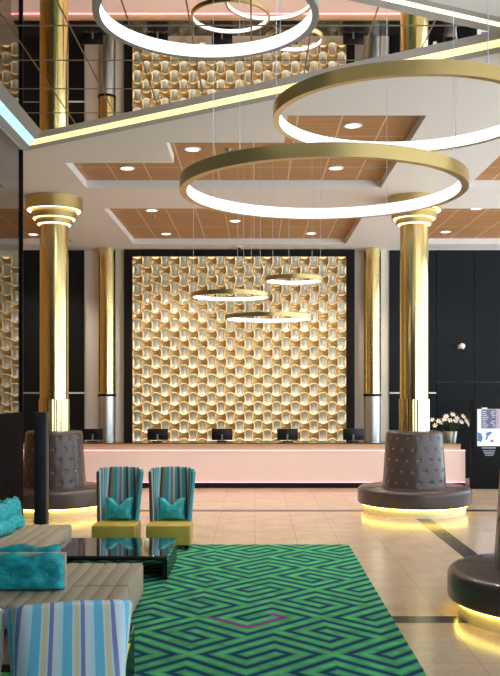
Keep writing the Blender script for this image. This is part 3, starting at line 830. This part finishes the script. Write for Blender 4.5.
bench(-3.25, -1.15, 7.45, 8.19, 'greige ribbed bench nearest the camera, behind the light striped chair')

def coffee_table(x0,x1,y0,y1,label, h=0.285):
    r = thing('coffee_table', label, 'coffee table', ((x0+x1)/2,(y0+y1)/2,ZR))
    w, d = (x1-x0)/2, (y1-y0)/2; h -= ZR
    boxobj('table_top', M['gloss'], r, -w, w, -d, d, h-0.055, h, bev=0.003, seg=1)
    boxobj('side_panel', M['satin'], r, w-0.06, w, -d, d, 0, h-0.055)
    boxobj('side_panel', M['satin'], r, -w, -w+0.06, -d, d, 0, h-0.055)
    return r
coffee_table(-2.36, -1.0, 10.26, 11.5, 'black glossy coffee table in front of the two striped chairs')
coffee_table(-3.1, -0.92, 5.90, 6.87, 'black glossy low table between the near bench and the light striped chair', 0.39)

def sm(x): return max(0.0, min(1.0, x))
def tufted_cushion(L, H, T, label, name, loc, rz=0, rx=0, mat_=None, nb=5, backing=True):
    r = thing(name, label, 'cushion', loc, rz)
    r.rotation_euler = (rx, 0, rz)
    nx, nz = 60, 18; bm = bmesh.new()
    btn = [(-L/2+L*(k+0.5)/nb, H*0.42) for k in range(nb)]
    def surf(sgn):
        g = []
        for i in range(nx+1):
            row = []
            for j in range(nz+1):
                u = -1+2*i/nx; v = -1+2*j/nz
                x = u*L/2; z = H/2+v*H/2
                e = (1-abs(u)**12)**0.5*(1-abs(v)**6)**0.5 if abs(u)<1 and abs(v)<1 else 0
                t = T/2*e
                for (bx,bz_) in btn:
                    q = ((x-bx)**2)/0.012+((z-bz_)**2)/0.006
                    t -= 0.035*math.exp(-q)*e + 0.012*math.exp(-((z-bz_)**2)/0.0005)*e/nb
                z += 0.014*math.cos(u*nb*PI)*max(0,v)**3
                row.append(bm.verts.new((x, sgn*t, z)))
            g.append(row)
        for i in range(nx):
            for j in range(nz): bm.faces.new((g[i][j],g[i+1][j],g[i+1][j+1],g[i][j+1]))
    surf(-1); surf(1)
    bmesh.ops.remove_doubles(bm, verts=bm.verts, dist=0.0005)
    c = obj('cover', bm, mat_ or M['teal'], r, True)
    bm = bmesh.new()
    for (bx,bz_) in btn:
        q = bmesh.ops.create_uvsphere(bm, u_segments=8, v_segments=5, radius=0.012); bmesh.ops.translate(bm, verts=q['verts'], vec=(bx, -T/2+0.042, bz_))
    obj('button', bm, M['tealdark'], c, True)
    return r
# long teal back cushions standing back to back on the benches
cA = tufted_cushion(1.5, 0.325, 0.16, 'long teal tufted cushion standing on the bench, nearer of the pair', 'bench_cushion', (-1.70-0.75, 8.02, 0.40), nb=5)
bm = boxbm(-0.745, 0.755, 0.055, 0.085, 0.002, 0.325, bev=0.01); obj('beige_backing', bm, M['beige'], cA, True)
tufted_cushion(1.5, 0.325, 0.14, 'long teal tufted cushion half hidden behind the nearer one', 'bench_cushion', (-1.82-0.75, 8.44, 0.40), rz=0, nb=4)
tufted_cushion(0.42, 0.40, 0.15, 'teal tufted cushion on the back bench, leaning beside the glass partition', 'bench_cushion', (-3.04, 11.42, 0.405), rz=math.radians(78), rx=math.radians(-16), nb=2)
tufted_cushion(0.42, 0.40, 0.15, 'teal tufted cushion on the back bench, cut off by the left edge', 'bench_cushion', (-3.04, 10.95, 0.405), rz=math.radians(78), rx=math.radians(-16), nb=2)

# ------------------------------------------------------------------ chairs
def pillow(bm, W, H, T, n=16, chop=0.10):
    def surf(s):
        g = []
        for i in range(n+1):
            row = []
            for j in range(n+1):
                u = -1+2*i/n; v = -1+2*j/n
                pin = 0.12
                x = u*W/2*(1-pin*(1-v*v)); z = v*H/2*(1-pin*(1-u*u))
                if v > 0: z -= chop*v*math.exp(-(u*u)/0.10)
                t = T/2*((1-u*u)*(1-v*v))**0.42
                row.append(bm.verts.new((x, s*t, z+H/2)))
            g.append(row)
        for i in range(n):
            for j in range(n): bm.faces.new((g[i][j],g[i+1][j],g[i+1][j+1],g[i][j+1]))
    surf(-1); surf(1); bmesh.ops.remove_doubles(bm, verts=bm.verts, dist=0.0005)

def wing_chair(label, loc, rz, stripes, group=None):
    # front faces local -Y
    r = thing('wing_chair', label, 'chair', loc, rz, group)
    H0, H1 = 0.06, 1.05
    bm = bmesh.new(); uvl = bm.loops.layers.uv.new('UVMap'); rep = 5.0 if 'light' in label else 1.5
    NU, NV = 28, 16
    def prof(t):   # t in 0..1 along the U: left wing front -> back -> right wing front ; unit half width 1, depth
        pts = []
        return pts
    grid = []
    for j in range(NV+1):
        v = j/NV; z = H0+(H1-H0)*v
        hw = 0.228+0.060*v
        wd = 0.36-0.20*v                       # wing depth
        lean = 0.02+0.10*v
        flare = 0.05+0.02*v
        # polyline with a rounded corner
        cr = 0.07; path = []
        path.append(Vector((-hw-flare*0.4, lean-wd))); path.append(Vector((-hw-flare*0.2, lean-wd*0.55)))
        for q in range(7):
            a = PI - q*(PI/2)/6; path.append(Vector((-hw+cr+cr*math.cos(a), lean-cr+cr*math.sin(a))))
        for q in range(1,8): path.append(Vector((-hw+cr+(2*hw-2*cr)*q/8, lean+0.012*math.sin(PI*q/8))))
        for q in range(7):
            a = PI/2 - q*(PI/2)/6; path.append(Vector((hw-cr+cr*math.cos(a), lean-cr+cr*math.sin(a))))
        path.append(Vector((hw+flare*0.2, lean-wd*0.55))); path.append(Vector((hw+flare*0.4, lean-wd)))
        row = []
        L = 0; prev = None
        Ltot = sum((path[i+1]-path[i]).length for i in range(len(path)-1))
        for p in path:
            if prev is not None: L += (p-prev).length
            prev = p
            s = L/Ltot; wing = max(0.0, abs(s-0.5)*2-0.62)/0.38
            zz = z - 0.045*v*wing**1.5 + 0.015*v*(1-min(1,abs(s-0.5)*3))
            row.append((bm.verts.new((p.x, p.y, zz)), (L/Ltot-0.5)*1.1+0.5))
        grid.append(row)
    for j in range(NV):
        for i in range(len(grid[0])-1):
            a, b, c, d = grid[j][i], grid[j][i+1], grid[j+1][i+1], grid[j+1][i]
            f = bm.faces.new((a[0],b[0],c[0],d[0]))
            us = (a[1],b[1],c[1],d[1])
            for lp, uu in zip(f.loops, us): lp[uvl].uv = (uu*rep, 0)
    me = bpy.data.meshes.new('wing_backrest'); bm.normal_update(); bm.to_mesh(me); bm.free(); me.materials.append(stripes)
    for p in me.polygons: p.use_smooth = True
    o = bpy.data.objects.new('wing_backrest', me); COL.objects.link(o); o.parent = r
    md = o.modifiers.new('solid', 'SOLIDIFY'); md.thickness = 0.055; md.offset = 0
    bv = o.modifiers.new('bev', 'BEVEL'); bv.width = 0.018; bv.segments = 3; bv.limit_method = 'ANGLE'; bv.angle_limit = math.radians(50)
    boxobj('seat', M['mustard'], r, -0.30, 0.30, -0.62, -0.31+0.26, 0.05, 0.325, bev=0.022, seg=3)
    for sx_ in (-1,1):
        for sy in (-0.56,-0.10):
            bm = boxbm(sx_*0.25-0.025, sx_*0.25+0.025, sy-0.025, sy+0.025, 0, 0.05); obj('leg', bm, M['black'], r)
    return r
# far pair (facing the camera)
dch = 12.2
cl = wing_chair('teal striped wing chair with mustard seat, left of the far pair', (wx(113.5,dch), dch+0.62, 0.011), 0.0, M['stripe_far'], 'striped wing chairs facing the camera')
c2 = dup(cl, (wx(168,dch), dch+0.62, 0.011), 0.0, 'teal striped wing chair with mustard seat, right of the far pair')
for ch_, z_ in ((cl,'left'),(c2,'right')):
    bm = bmesh.new(); pillow(bm, 0.40, 0.33, 0.15)
    o = obj('throw_pillow', bm, M['tealdark'], None, True, loc=(ch_.location.x+0.0, ch_.location.y-0.19, 0.346)); o.rotation_euler = (math.radians(-20), 0, 0)
    tag(o, 'teal velvet pillow on the %s striped chair of the far pair' % z_, 'pillow', 'teal pillows on the striped chairs')
# near chairs seen from behind
ncx = wx(70, 4.95)
nc = wing_chair('light blue striped wing chair seen from behind in the lower left', (ncx+0.02, 4.87, 0.012), PI+math.radians(15), M['stripe_near'])
c4 = dup(nc, (-1.655, 4.70, 0.012), PI+math.radians(15), 'pale striped chair back just visible at the lower left edge')
bm = bmesh.new(); pillow(bm, 0.42, 0.36, 0.14)
o = obj('throw_pillow', bm, M['yellow'], None, True, loc=(ncx+0.07, 5.27, 0.36)); o.rotation_euler = (math.radians(12), 0, math.radians(15))
tag(o, 'yellow pillow peeking out past the light striped chair back', 'pillow')
